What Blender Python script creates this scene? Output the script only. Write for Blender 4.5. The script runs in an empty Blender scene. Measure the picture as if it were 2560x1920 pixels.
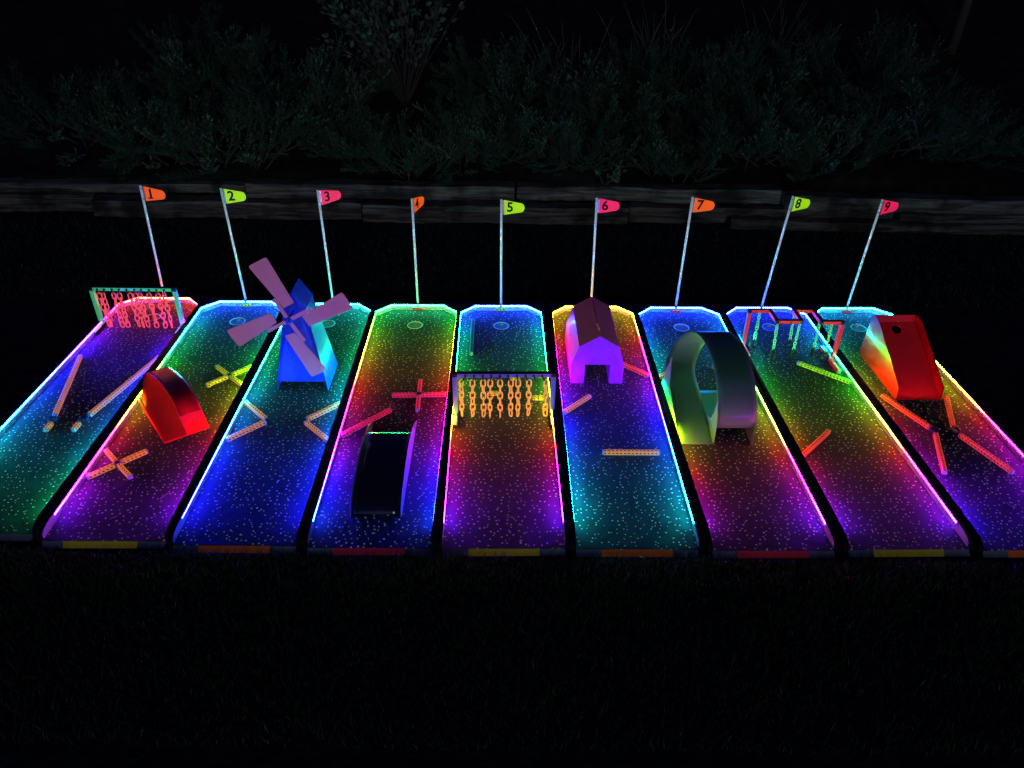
import bpy, math, random
import numpy as np
from mathutils import Matrix, Vector
random.seed(7); rng = np.random.default_rng(7)
S = bpy.context.scene
COL = S.collection
R = math.radians

# ---------------------------------------------------------------- camera
cam = bpy.data.cameras.new("camera"); camo = bpy.data.objects.new("camera", cam); COL.objects.link(camo)
cam.sensor_width = 36; cam.lens = 27.107; cam.clip_end = 300; cam.clip_start = 0.05
TH, RO = R(32.9845), R(0.76154)
f_ = Vector((0, math.cos(TH), -math.sin(TH))); u_ = Vector((0, math.sin(TH), math.cos(TH))); r_ = Vector((1, 0, 0))
rr = r_ * math.cos(RO) + u_ * math.sin(RO); uu = u_ * math.cos(RO) - r_ * math.sin(RO)
camo.matrix_world = Matrix(((rr.x, uu.x, -f_.x, 0), (rr.y, uu.y, -f_.y, 0), (rr.z, uu.z, -f_.z, 2.5), (0, 0, 0, 1)))
S.camera = camo
S.render.resolution_x, S.render.resolution_y = 1024, 768
# ---------------------------------------------------------------- night sky, added low fill lamp
w = bpy.data.worlds.new("World"); S.world = w; w.use_nodes = True
nt = w.node_tree; bg = nt.nodes["Background"]
sky = nt.nodes.new("ShaderNodeTexSky"); sky.sky_type = 'NISHITA'; sky.sun_disc = False
sky.sun_elevation = R(6); sky.sun_rotation = R(190)
tint = nt.nodes.new("ShaderNodeMix"); tint.data_type = 'RGBA'; tint.blend_type = 'MULTIPLY'; tint.inputs[0].default_value = 1
tint.inputs[7].default_value = (0.14, 0.26, 2.2, 1)
nt.links.new(sky.outputs[0], tint.inputs[6]); nt.links.new(tint.outputs[2], bg.inputs[0]); bg.inputs[1].default_value = 0.009
fill = bpy.data.lights.new("low_fill", 'SUN'); fill.energy = 0.14; fill.angle = R(12); fill.color = (0.85, 1.0, 0.90)  # added fill with no visible source, brightens foliage and timbers
fillo = bpy.data.objects.new("low_fill", fill); COL.objects.link(fillo); fillo.rotation_euler = (R(77), 0, R(8))
S.view_settings.view_transform = 'Standard'; S.view_settings.look = 'None'; S.view_settings.gamma = 1
S.view_settings.exposure = 0
S.render.engine = 'CYCLES'; S.cycles.use_light_tree = True
S.cycles.max_bounces = 6; S.cycles.diffuse_bounces = 3; S.cycles.glossy_bounces = 4
LED_POWER = 250.0

# ---------------------------------------------------------------- materials
def srgb(r, g, b):
    f = lambda c: (c / 255 / 12.92) if c / 255 <= 0.04045 else ((c / 255 + 0.055) / 1.055) ** 2.4
    return (f(r), f(g), f(b), 1)
def mat(name, col, rough=0.5, metal=0.0, glow=0.0, glowcol=None, spec=0.5, coat=0.0, mottled=0.0, bump=0.0, bscale=60, alpha=1.0):
    m = bpy.data.materials.new(name); m.use_nodes = True
    n = m.node_tree; b = n.nodes["Principled BSDF"]
    c = tuple(col[:3]) + (1,)
    b.inputs["Base Color"].default_value = c; b.inputs["Roughness"].default_value = rough
    b.inputs["Metallic"].default_value = metal; b.inputs["Specular IOR Level"].default_value = spec
    b.inputs["Coat Weight"].default_value = coat; b.inputs["Coat Roughness"].default_value = 0.12
    if glow:
        b.inputs["Emission Color"].default_value = tuple((glowcol or col)[:3]) + (1,)
        b.inputs["Emission Strength"].default_value = glow
    tc = n.nodes.new("ShaderNodeTexCoord")
    if mottled or bump:
        no = n.nodes.new("ShaderNodeTexNoise"); no.inputs["Scale"].default_value = bscale; no.inputs["Detail"].default_value = 6
        n.links.new(tc.outputs["Object"], no.inputs["Vector"])
        if mottled:
            mr = n.nodes.new("ShaderNodeMapRange"); mr.inputs[1].default_value = .3; mr.inputs[2].default_value = .7
            mr.inputs[3].default_value = 1 - mottled; mr.inputs[4].default_value = 1 + mottled * .4
            n.links.new(no.outputs[0], mr.inputs[0])
            mx = n.nodes.new("ShaderNodeMix"); mx.data_type = 'RGBA'; mx.blend_type = 'MULTIPLY'; mx.inputs[0].default_value = 1
            mx.inputs[6].default_value = c; n.links.new(mr.outputs[0], mx.inputs[7]); n.links.new(mx.outputs[2], b.inputs["Base Color"])
            rmr = n.nodes.new("ShaderNodeMapRange"); rmr.inputs[3].default_value = rough * .75; rmr.inputs[4].default_value = min(1, rough * 1.3)
            n.links.new(no.outputs[0], rmr.inputs[0]); n.links.new(rmr.outputs[0], b.inputs["Roughness"])
        if bump:
            bp = n.nodes.new("ShaderNodeBump"); bp.inputs["Strength"].default_value = bump; bp.inputs["Distance"].default_value = .01
            n.links.new(no.outputs[0], bp.inputs["Height"]); n.links.new(bp.outputs[0], b.inputs["Normal"])
    return m

def tape_mat(name, col, glow):
    """fluorescent tape with a row of slanted black dashes, in metres along UV"""
    m = bpy.data.materials.new(name); m.use_nodes = True; n = m.node_tree; b = n.nodes["Principled BSDF"]
    uv = n.nodes.new("ShaderNodeUVMap"); sp = n.nodes.new("ShaderNodeSeparateXYZ"); n.links.new(uv.outputs[0], sp.inputs[0])
    def M(op, a, bb=None):
        k = n.nodes.new("ShaderNodeMath"); k.operation = op
        for i, x in enumerate((a, bb)):
            if x is None: continue
            if isinstance(x, (int, float)): k.inputs[i].default_value = x
            else: n.links.new(x, k.inputs[i])
        return k.outputs[0]
    u, v = sp.outputs[0], sp.outputs[1]
    sk = M('ADD', u, M('MULTIPLY', v, 0.010))
    ph = M('FRACT', M('MULTIPLY', sk, 1 / 0.0205))
    dash = M('MULTIPLY', M('GREATER_THAN', ph, 0.32), M('LESS_THAN', ph, 0.80))
    band = M('LESS_THAN', M('ABSOLUTE', M('SUBTRACT', v, 0.5)), 0.27)
    mask = M('MULTIPLY', dash, band)
    mx = n.nodes.new("ShaderNodeMix"); mx.data_type = 'RGBA'; n.links.new(mask, mx.inputs[0])
    mx.inputs[6].default_value = col; mx.inputs[7].default_value = (0.01, 0.008, 0.008, 1)
    n.links.new(mx.outputs[2], b.inputs["Base Color"]); n.links.new(mx.outputs[2], b.inputs["Emission Color"])
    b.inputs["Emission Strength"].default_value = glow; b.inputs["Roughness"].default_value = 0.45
    return m

def carpet_mat():
    m = bpy.data.materials.new("confetti_carpet"); m.use_nodes = True; n = m.node_tree; b = n.nodes["Principled BSDF"]
    tc = n.nodes.new("ShaderNodeTexCoord"); oi = n.nodes.new("ShaderNodeObjectInfo")
    sc = n.nodes.new("ShaderNodeVectorMath"); sc.operation = 'SCALE'; sc.inputs[0].default_value = (37, 53, 0); n.links.new(oi.outputs["Random"], sc.inputs["Scale"])
    ad = n.nodes.new("ShaderNodeVectorMath"); ad.operation = 'ADD'; n.links.new(tc.outputs["Object"], ad.inputs[0]); n.links.new(sc.outputs[0], ad.inputs[1])
    no = n.nodes.new("ShaderNodeTexNoise"); no.noise_dimensions = '2D'; no.inputs["Scale"].default_value = 150; no.inputs["Detail"].default_value = 1
    n.links.new(ad.outputs[0], no.inputs["Vector"])
    sb = n.nodes.new("ShaderNodeVectorMath"); sb.operation = 'SUBTRACT'; sb.inputs[1].default_value = (.5, .5, .5); n.links.new(no.outputs["Color"], sb.inputs[0])
    s2 = n.nodes.new("ShaderNodeVectorMath"); s2.operation = 'SCALE'; s2.inputs["Scale"].default_value = .006; n.links.new(sb.outputs[0], s2.inputs[0])
    a2 = n.nodes.new("ShaderNodeVectorMath"); a2.operation = 'ADD'; n.links.new(ad.outputs[0], a2.inputs[0]); n.links.new(s2.outputs[0], a2.inputs[1])
    vo = n.nodes.new("ShaderNodeTexVoronoi"); vo.voronoi_dimensions = '2D'; vo.inputs["Scale"].default_value = 38; vo.inputs["Randomness"].default_value = 1
    n.links.new(a2.outputs[0], vo.inputs["Vector"])
    sp = n.nodes.new("ShaderNodeSeparateColor"); n.links.new(vo.outputs["Color"], sp.inputs[0])
    def M(op, a, bb=None, cc=None):
        k = n.nodes.new("ShaderNodeMath"); k.operation = op
        for i, x in enumerate((a, bb, cc)):
            if x is None: continue
            if isinstance(x, (int, float)): k.inputs[i].default_value = x
            else: n.links.new(x, k.inputs[i])
        return k.outputs[0]
    thr = M('MULTIPLY_ADD', sp.outputs[0], .06, .098)
    dot = M('LESS_THAN', vo.outputs["Distance"], thr)
    keep = M('GREATER_THAN', sp.outputs[1], .34)
    mask = M('MULTIPLY', dot, keep)
    cr = n.nodes.new("ShaderNodeValToRGB"); e = cr.color_ramp; e.interpolation = 'CONSTANT'
    e.elements[0].color = (.42, .48, .34, 1); e.elements[1].position = .55; e.elements[1].color = (.50, .48, .22, 1)
    for p, c in ((.75, (.52, .34, .28, 1)), (.86, (.32, .46, .46, 1))):
        q = e.elements.new(p); q.color = c
    n.links.new(sp.outputs[2], cr.inputs[0])
    fib = n.nodes.new("ShaderNodeTexNoise"); fib.inputs["Scale"].default_value = 420; fib.inputs["Detail"].default_value = 3; n.links.new(tc.outputs["Object"], fib.inputs["Vector"])
    big = n.nodes.new("ShaderNodeTexNoise"); big.inputs["Scale"].default_value = 5; n.links.new(ad.outputs[0], big.inputs["Vector"])
    fr = n.nodes.new("ShaderNodeMapRange"); fr.inputs[1].default_value = .3; fr.inputs[2].default_value = .7; fr.inputs[3].default_value = .016; fr.inputs[4].default_value = .075
    n.links.new(M('ADD', M('MULTIPLY', fib.outputs[0], .7), M('MULTIPLY', big.outputs[0], .3)), fr.inputs[0])
    cb = n.nodes.new("ShaderNodeCombineColor")
    for i in range(3): n.links.new(fr.outputs[0], cb.inputs[i])
    mx = n.nodes.new("ShaderNodeMix"); mx.data_type = 'RGBA'; n.links.new(mask, mx.inputs[0]); n.links.new(cb.outputs[0], mx.inputs[6]); n.links.new(cr.outputs[0], mx.inputs[7])
    n.links.new(mx.outputs[2], b.inputs["Base Color"]); b.inputs["Roughness"].default_value = .9
    # fluorescent confetti flecks glow very faintly
    n.links.new(cr.outputs[0], b.inputs["Emission Color"]); n.links.new(M('MULTIPLY', mask, .20), b.inputs["Emission Strength"])
    bp = n.nodes.new("ShaderNodeBump"); bp.inputs["Strength"].default_value = .35; bp.inputs["Distance"].default_value = .002
    n.links.new(fib.outputs[0], bp.inputs["Height"]); n.links.new(bp.outputs[0], b.inputs["Normal"])
    return m

def led_mat():
    m = bpy.data.materials.new("led_light"); m.use_nodes = True; n = m.node_tree
    n.nodes.remove(n.nodes["Principled BSDF"]); em = n.nodes.new("ShaderNodeEmission")
    at = n.nodes.new("ShaderNodeAttribute"); at.attribute_name = "led_color"
    n.links.new(at.outputs["Color"], em.inputs[0]); em.inputs[1].default_value = LED_POWER
    n.links.new(em.outputs[0], n.nodes["Material Output"].inputs[0]); return m

ORANGE, LIME, PINK = srgb(255, 95, 15), srgb(190, 255, 20), srgb(255, 40, 95)
M = dict(
    carpet=carpet_mat(), led=led_mat(),
    rail=mat("black_rail", (.012, .012, .013), .28, spec=.5, mottled=.3),
    liner=mat("rail_liner", (.75, .76, .78), .22, spec=.6, coat=.4),
    strip=mat("strip_tape", (.6, .6, .62), .4),
    board=mat("lane_board", (.03, .03, .032), .5, mottled=.3),
    lip=mat("white_lip", (.3, .3, .32), .35),
    alu=mat("aluminium", (.82, .82, .84), .3, metal=.85, mottled=.1),
    pole=mat("white_pole", (.92, .92, .93), .35, metal=.35, spec=.9, coat=.5, glow=.19, glowcol=(.60, .92, .95)),  # emission added to brighten the poles, which are no lamps
    bar=mat("white_bar", (.50, .50, .54), .35, mottled=.1),
    rubber=mat("rubber", (.02, .022, .022), .5, spec=.6),
    black=mat("black_plastic", (.012, .012, .013), .4),
    red=mat("red_sheet", srgb(235, 32, 28), .23, spec=.55, coat=.6, mottled=.22, bscale=14),
    redin=mat("red_inner", srgb(250, 42, 42), .45, glow=.035, mottled=.08, bscale=14),  # brighter red plus added glow stand in for light on these faces
    blue=mat("blue_sheet", srgb(30, 92, 240), .30, spec=.6, coat=.3, mottled=.25, bscale=22),
    violet=mat("violet_sheet", srgb(240, 70, 225), .30, spec=.5, coat=.3, mottled=.2, bscale=18),
    violetroof=mat("violet_roof", srgb(150, 62, 90), .4, mottled=.06, bscale=18, glow=.06, glowcol=srgb(170, 60, 95)),  # added glow reddens the roof, which gives off no light itself
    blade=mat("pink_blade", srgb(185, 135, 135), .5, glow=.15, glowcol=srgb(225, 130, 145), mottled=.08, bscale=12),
    steel=mat("grey_sheet", (.15, .38, .18), .38, spec=.5, coat=.15, mottled=.05, bscale=10),
    dark=mat("dark_sheet", (.02, .02, .024), .2, spec=.8, coat=1, mottled=.1, bscale=8),
    side=mat("clear_side", (.45, .45, .55), .25, spec=.6),
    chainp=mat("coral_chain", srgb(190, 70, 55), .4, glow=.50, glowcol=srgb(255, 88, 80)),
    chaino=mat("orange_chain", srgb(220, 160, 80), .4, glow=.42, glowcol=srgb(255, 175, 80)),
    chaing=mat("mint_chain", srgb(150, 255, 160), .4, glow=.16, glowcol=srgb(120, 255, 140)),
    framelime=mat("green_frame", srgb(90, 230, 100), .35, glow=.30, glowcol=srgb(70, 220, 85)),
    framewhite=mat("pale_frame", srgb(110, 165, 255), .3, spec=.6),
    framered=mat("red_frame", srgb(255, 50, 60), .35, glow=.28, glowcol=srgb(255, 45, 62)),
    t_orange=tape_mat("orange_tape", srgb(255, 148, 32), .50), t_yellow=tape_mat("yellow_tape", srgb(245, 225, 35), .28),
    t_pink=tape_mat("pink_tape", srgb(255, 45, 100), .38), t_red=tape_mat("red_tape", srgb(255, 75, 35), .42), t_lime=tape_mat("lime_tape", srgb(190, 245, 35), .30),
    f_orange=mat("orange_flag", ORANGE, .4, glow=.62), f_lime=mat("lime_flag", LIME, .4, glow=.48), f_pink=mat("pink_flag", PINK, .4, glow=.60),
    e_orange=mat("orange_edge", srgb(230, 110, 40), .5, glow=.04), e_yellow=mat("yellow_edge", srgb(200, 180, 50), .5, glow=.04), e_red=mat("red_edge", srgb(220, 50, 80), .5, glow=.04),
    ink=mat("black_ink", (.004, .004, .004), .6),
    cup=mat("cup_plastic", (.14, .15, .14), .5), cuprim=mat("cup_rim", (.8, .8, .78), .4),
)

# ---------------------------------------------------------------- mesh helpers
class MB:
    def __init__(s): s.v, s.f, s.mi, s.uv, s.col = [], [], [], [], []
    def face(s, pts, mi=0, uv=None, col=None):
        k = len(s.v); s.v += [tuple(p) for p in pts]; s.f.append(tuple(range(k, k + len(pts)))); s.mi.append(mi)
        s.uv.append(uv or [(0, 0)] * len(pts)); s.col.append(col or (0, 0, 0, 1))
    def poly(s, verts, faces, mi=0, col=None):
        k = len(s.v); s.v += [tuple(p) for p in verts]
        for q in faces: s.f.append(tuple(k + i for i in q)); s.mi.append(mi); s.uv.append([(0, 0)] * len(q)); s.col.append(col or (0, 0, 0, 1))
    def box(s, a, b, mi=0, mtx=None, col=None):
        x0, y0, z0 = a; x1, y1, z1 = b
        p = [(x0, y0, z0), (x1, y0, z0), (x1, y1, z0), (x0, y1, z0), (x0, y0, z1), (x1, y0, z1), (x1, y1, z1), (x0, y1, z1)]
        if mtx: p = [tuple(mtx @ Vector(q)) for q in p]
        s.poly(p, [(0, 3, 2, 1), (4, 5, 6, 7), (0, 1, 5, 4), (1, 2, 6, 5), (2, 3, 7, 6), (3, 0, 4, 7)], mi, col)
    def prism(s, outline, axis, lo, hi, mi=0):
        """outline: 2D points; axis 0: (y,z) extruded along x ; 1: (x,z) along y ; 2: (x,y) along z"""
        def P(q, t): return (t, q[0], q[1]) if axis == 0 else (q[0], t, q[1]) if axis == 1 else (q[0], q[1], t)
        n = len(outline); v = [P(q, lo) for q in outline] + [P(q, hi) for q in outline]
        s.poly(v, [tuple(range(n))[::-1], tuple(range(n, 2 * n))] + [(i, (i + 1) % n, n + (i + 1) % n, n + i) for i in range(n)], mi)
    def tube(s, pts, r, seg=8, closed=False, mi=0, rs=None):
        pts = [Vector(p) for p in pts]; n = len(pts); k = len(s.v); up = None
        for i, p in enumerate(pts):
            if closed: t = pts[(i + 1) % n] - pts[i - 1]
            else: t = pts[min(i + 1, n - 1)] - pts[max(i - 1, 0)]
            t.normalize()
            if up is None: up = t.orthogonal().normalized()
            up = (up - t * up.dot(t)); up = up.normalized() if up.length > 1e-6 else t.orthogonal().normalized()
            sd = t.cross(up); rad = rs[i] if rs else r
            for j in range(seg):
                a = 2 * math.pi * j / seg; q = p + (up * math.cos(a) + sd * math.sin(a)) * rad; s.v.append(tuple(q))
        for i in range(n if closed else n - 1):
            for j in range(seg):
                a, b2 = k + i * seg + j, k + i * seg + (j + 1) % seg; c, d = k + ((i + 1) % n) * seg + (j + 1) % seg, k + ((i + 1) % n) * seg + j
                s.f.append((a, b2, c, d)); s.mi.append(mi); s.uv.append([(0, 0)] * 4); s.col.append((0, 0, 0, 1))
        if not closed:
            for q in (tuple(range(k, k + seg))[::-1], tuple(range(k + (n - 1) * seg, k + n * seg))):
                s.f.append(q); s.mi.append(mi); s.uv.append([(0, 0)] * seg); s.col.append((0, 0, 0, 1))
    def lathe(s, prof, seg=32, c=(0, 0, 0), axis='z', mi=0):
        k = len(s.v)
        for r, h in prof:
            for j in range(seg):
                a = 2 * math.pi * j / seg; x, y = r * math.cos(a), r * math.sin(a)
                q = (x, y, h) if axis == 'z' else (x, h, y)
                s.v.append((q[0] + c[0], q[1] + c[1], q[2] + c[2]))
        for i in range(len(prof) - 1):
            for j in range(seg):
                s.f.append((k + i * seg + j, k + i * seg + (j + 1) % seg, k + (i + 1) * seg + (j + 1) % seg, k + (i + 1) * seg + j))
                s.mi.append(mi); s.uv.append([(0, 0)] * 4); s.col.append((0, 0, 0, 1))
    def build(s, name, mats, parent=None, smooth=False, bevel=0, led=False, solid=0):
        me = bpy.data.meshes.new(name); me.from_pydata(s.v, [], s.f)
        for m in (mats if isinstance(mats, (list, tuple)) else [mats]): me.materials.append(M[m] if isinstance(m, str) else m)
        me.polygons.foreach_set("material_index", s.mi)
        uvl = me.uv_layers.new(name="UVMap"); uvl.data.foreach_set("uv", [c for q in s.uv for p in q for c in p])
        if led:
            ca = me.color_attributes.new("led_color", 'FLOAT_COLOR', 'CORNER')
            ca.data.foreach_set("color", [c for q, fc in zip(s.col, s.f) for _ in fc for c in q])
        if smooth: me.polygons.foreach_set("use_smooth", [True] * len(s.f))
        me.update(); o = bpy.data.objects.new(name, me); COL.objects.link(o)
        if parent: o.parent = parent
        if solid:
            md = o.modifiers.new("thick", 'SOLIDIFY'); md.thickness = solid; md.offset = 0
        if bevel:
            md = o.modifiers.new("bevel", 'BEVEL'); md.width = bevel; md.segments = 2; md.limit_method = 'ANGLE'
        return o

def tag(o, label=None, cat=None, group=None, kind=None):
    if label: o["label"] = label
    if cat: o["category"] = cat
    if group: o["group"] = group
    if kind: o["kind"] = kind
    return o
def copy_tree(o, parent=None):
    c = o.copy(); COL.objects.link(c); c.parent = parent
    for ch in list(o.children): copy_tree(ch, c)
    return c

# ---------------------------------------------------------------- nine lanes: where each one lies (x, y of the front centre, turn)
W, LEN, CH = 0.5512, 2.296, 0.098
LANES = [(-2.4391, 2.5471, .0036), (-1.8238, 2.5102, .0170), (-1.2318, 2.4924, .0082), (-.6276, 2.4889, .0146), (-.0263, 2.4955, .0250),
         (.5725, 2.5014, .0122), (1.1827, 2.5052, .0210), (1.7985, 2.5245, .0275), (2.4067, 2.5323, .0308)]
def at(n, x, y, z=0):
    X, Y, a = LANES[n - 1]; return (X + x * math.cos(a) - y * math.sin(a), Y + x * math.sin(a) + y * math.cos(a), z)
def thing(name, label, cat, n, x, y, yaw=0, group=None):
    o = bpy.data.objects.new(name, None); COL.objects.link(o); o.empty_display_size = .1
    o.location = at(n, x, y, 0); o.rotation_euler = (0, 0, LANES[n - 1][2] + yaw); return tag(o, label, cat, group)

HUE = {  # hue in degrees along each lane, from the back (2.3) to the front
 1: [(2.3, 12), (2.18, -4), (2.08, -40), (1.95, -88), (1.6, -114), (1.2, -128), (.9, -150), (.65, -182), (.4, -212), (0, -232)],
 2: [(2.3, 228), (2.15, 200), (1.95, 155), (1.6, 128), (1.35, 100), (1.1, 60), (.95, 30), (.8, 0), (.6, -35), (.45, -66), (.15, -102)],
 3: [(2.3, 162), (2.1, 146), (1.7, 136), (1.4, 152), (1.2, 176), (1.0, 204), (.8, 226), (.6, 236), (.15, 240)],
 4: [(2.3, 142), (2.1, 114), (1.85, 84), (1.6, 45), (1.4, 14), (1.2, -6), (1.0, -32), (.8, -68), (.55, -108), (.2, -128)],
 5: [(2.3, 233), (2.15, 208), (1.95, 165), (1.65, 138), (1.4, 112), (1.15, 72), (1.0, 44), (.8, 10), (.65, -12), (.48, -55), (.3, -86), (.15, -102)],
 6: [(2.3, 55), (2.1, 40), (1.9, 6), (1.7, -22), (1.45, -72), (1.2, -104), (.95, -120), (.65, -142), (.4, -172), (.15, -192)],
 7: [(2.3, 233), (2.1, 214), (1.85, 175), (1.6, 150), (1.3, 116), (1.1, 82), (.92, 50), (.78, 20), (.65, -8), (.5, -45), (.2, -98)],
 8: [(2.3, 237), (2.1, 227), (1.9, 190), (1.7, 152), (1.45, 126), (1.2, 104), (1.05, 74), (.9, 42), (.72, 8), (.55, -22), (.4, -64), (.15, -102)],
 9: [(2.3, 200), (2.1, 180), (1.85, 145), (1.6, 106), (1.4, 72), (1.22, 42), (1.05, 8), (.85, -28), (.65, -66), (.4, -98), (.15, -118)],
}
def led_rgb(n, y, side=0):
    if n == 7 and side < 0: y += .16          # the chase is a little ahead on this rail
    st = HUE[n]
    ys = [p[0] for p in st][::-1]; hs = [p[1] for p in st][::-1]
    h = (float(np.interp(y, ys, hs)) % 360) / 60
    def ch(o):
        k = (h + o) % 6; return max(0, min(1, min(k, 4 - k)))
    r, g, b = ch(5), ch(3), ch(1)          # full-range HSV channels
    r, g, b = 1 - r, 1 - g, 1 - b
    e = .009
    rgb = [c ** 1.5 * (1 - e) + e for c in (r, g, b)]
    hd = h * 60; bl = max(0, 1 - abs(hd - 248) / 38); gr = max(0, 1 - abs(hd - 135) / 60)
    mg = max(0, 1 - abs(hd - 310) / 55); yl = max(0, 1 - abs(hd - 50) / 40)
    k = 1 + 1.5 * bl - .15 * gr - .50 * mg - .38 * yl               # the blue diodes are driven hardest
    return (rgb[0] * .75 * k, rgb[1] * .62 * k, rgb[2] * 1.0 * k, 1)

RT, RH = 0.0235, 0.0485   # rail thickness, height
for n in range(1, 10):
    ordn = ["", "orange", "lime", "pink", "orange", "lime", "pink", "orange", "lime", "pink"][n]
    strip = {1: "orange", 2: "yellow", 3: "orange", 4: "red", 5: "yellow", 6: "orange", 7: "red", 8: "yellow", 9: "orange"}[n]
    look = {1: "blue to green", 2: "green over red to purple", 3: "green to deep blue", 4: "green over red to blue", 5: "blue over green to purple",
            6: "yellow over violet to teal", 7: "blue over green to crimson", 8: "blue over green to magenta", 9: "turquoise over orange to violet"}[n]
    root = thing("putting_lane", "speckled mini golf lane glowing %s, with flag %d at its back" % (look, n), "golf lane", n, 0, 0, group="nine lit mini golf lanes side by side")
    hw = W / 2
    # board and carpet with a real opening for the cup
    HC, HR, SEG = (0, 2.075), 0.0515, 32
    b = MB()
    circ = [(HC[0] + HR * math.cos(2 * math.pi * k / SEG), HC[1] + HR * math.sin(2 * math.pi * k / SEG)) for k in range(SEG)]
    def sq(k):
        a = 2 * math.pi * k / SEG; c, s_ = math.cos(a), math.sin(a); t = .09 / max(abs(c), abs(s_)); return (HC[0] + t * c, HC[1] + t * s_)
    for k in range(SEG):
        a0, a1 = circ[k], circ[(k + 1) % SEG]; c0, c1 = sq(k), sq(k + 1)
        b.face([(a0[0], a0[1], 0), (c0[0], c0[1], 0), (c1[0], c1[1], 0), (a1[0], a1[1], 0)])
        b.face([(a0[0], a0[1], 0), (a1[0], a1[1], 0), (a1[0], a1[1], -.004), (a0[0], a0[1], -.004)])
    y0, y1 = HC[1] - .09, HC[1] + .09
    for q in ([(-hw, 0), (hw, 0), (hw, y0), (-hw, y0)], [(-hw, y0), (-.09, y0), (-.09, y1), (-hw, y1)], [(.09, y0), (hw, y0), (hw, y1), (.09, y1)], [(-hw, y1), (hw, y1), (hw, LEN + .02), (-hw, LEN + .02)]):
        b.face([(x, y, 0) for x, y in q])
    b.build("carpet", "carpet", root)
    b = MB(); b.box((-hw - RT, .0, -.0215), (hw + RT, 2.338, -.0045)); b.build("floor_board", "board", root)
    b = MB(); b.lathe([(0, -.0035), (HR - .006, -.0035), (HR - .004, -.003)], 32, (HC[0], HC[1], 0)); cu = b.build("cup", "cup", root, smooth=False)
    b = MB(); b.lathe([(HR - .0045, -.003), (HR - .0045, .001), (HR - .002, .0022), (HR + .0008, .0018), (HR + .0015, .0)], 40, (HC[0], HC[1], 0)); b.build("rim", "cuprim", cu, smooth=True)
    b = MB()
    b.face([(-.012, 2.093, -.0028), (.018, 2.093, -.0028), (.016, 2.107, -.0028), (-.008, 2.107, -.0028)], uv=[(0, 0), (.03, 0), (.03, 1), (0, 1)])
    b.build("tape_reflection", {"orange": "t_red", "lime": "t_lime", "pink": "t_pink"}[ordn], cu)  # reflection of the base block's tape, painted as a flat patch
    # rails with a rounded-down nose
    prof = [(-.006, -.021), (-.006, .004), (-.002, .017), (.012, .031), (.034, .041), (.065, .0465), (.10, RH), (2.198, RH), (2.198, -.021)]
    linp = [(.012, .0005), (.016, .022), (.034, .0355), (.065, .0425), (.10, .0455), (2.198, .0455), (2.198, .0005)]
    for s_ in (-1, 1):
        b = MB(); xs = sorted((s_ * (hw + .0003), s_ * (hw + RT))); b.prism(prof, 0, xs[0], xs[1]); ra = b.build("rail", "rail", root, bevel=.0015)
        b = MB(); xs = sorted((s_ * (hw), s_ * (hw + .0002))); b.prism(linp, 0, xs[0], xs[1]); b.build("liner", "liner", ra)
        b = MB(); n_led = 0
        xa, xb = sorted((s_ * (hw - .0004), s_ * (hw - .0001))); b.box((xa, .137, .0310), (xb, 2.198, .0408), 0)
        y = .140
        while y < 2.196:
            c = led_rgb(n, y, s_); x0, x1 = sorted((s_ * (hw - .0010), s_ * (hw - .0005)))
            b.box((x0, y - .0036, .0320), (x1, y + .0036, .0400), 1, col=c); y += .01420
        b.build("led_strip", ["strip", "led"], root, led=True)
    # back board with cut corners
    out = [(-hw - RT, 2.338), (-hw - RT, LEN - CH), (-hw, LEN - CH), (-hw + CH, LEN), (hw - CH, LEN), (hw, LEN - CH), (hw + RT, LEN - CH), (hw + RT, 2.338)]
    b = MB(); k = len(out)
    b.poly([(x, y, -.0045) for x, y in out] + [(x, y, RH) for x, y in out], [(0, 7, 8 + 7, 8)[::-1]] + [(i, i + 1, 9 + i, 8 + i)[::-1] for i in range(7)] +
           [(8, 9, 10, 11), (8, 11, 12, 15), (12, 13, 14, 15)])
    bb = b.build("back_board", "rail", root, bevel=.0012)
    path = [(-hw, LEN - CH), (-hw + CH, LEN), (hw - CH, LEN), (hw, LEN - CH)]
    b = MB(); bl = MB()
    for i in range(3):
        p, q = Vector(path[i]), Vector(path[i + 1]); d = (q - p); L_ = d.length; d.normalize(); nn = Vector((d.y, -d.x))
        def seg(mbx, t0, t1, o0, o1, z0, z1, mi, col=None):
            c = [p + d * t0 + nn * o0, p + d * t1 + nn * o0, p + d * t1 + nn * o1, p + d * t0 + nn * o1]
            mbx.poly([(v.x, v.y, z0) for v in c] + [(v.x, v.y, z1) for v in c], [(0, 1, 2, 3), (4, 7, 6, 5), (0, 4, 5, 1), (1, 5, 6, 2), (2, 6, 7, 3), (3, 7, 4, 0)], mi, col)
        seg(bl, 0, L_, .0002, .0013, .0005, .0455, 0); seg(b, 0, L_, .0014, .0022, .0310, .0408, 0)
        t = .006
        while t < L_ - .003:
            c = p + d * t
            if abs(c.x) > .012 or i != 1:
                seg(b, t - .0036, t + .0036, .0024, .0030, .0320, .0400, 1, led_rgb(n, c.y + .01))
            t += .01420
    bl.build("liner", "liner", bb); b.build("led_strip", ["strip", "led"], root, led=True)
    # bevelled front lip in three pieces
    def lip(name, xa, xb, m, pr=root, e=0):
        q = MB(); q.prism([(-.001, -.0005 + e), (-.024 - e, -.0190 + e), (-.024, -.0215), (-.001, -.0215)], 0, xa, xb); return q.build(name, m, pr)
    lp = lip("front_lip", -hw, hw, "lip")
    ml, mr_ = {1: (-.2, .10), 2: (-.18, .15)}.get(n, (-.160, .158))
    e = {"orange": "e_orange", "yellow": "e_yellow", "red": "e_red"}[strip]
    lip("colour_band", ml, mr_, e, lp, .0012)

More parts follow.
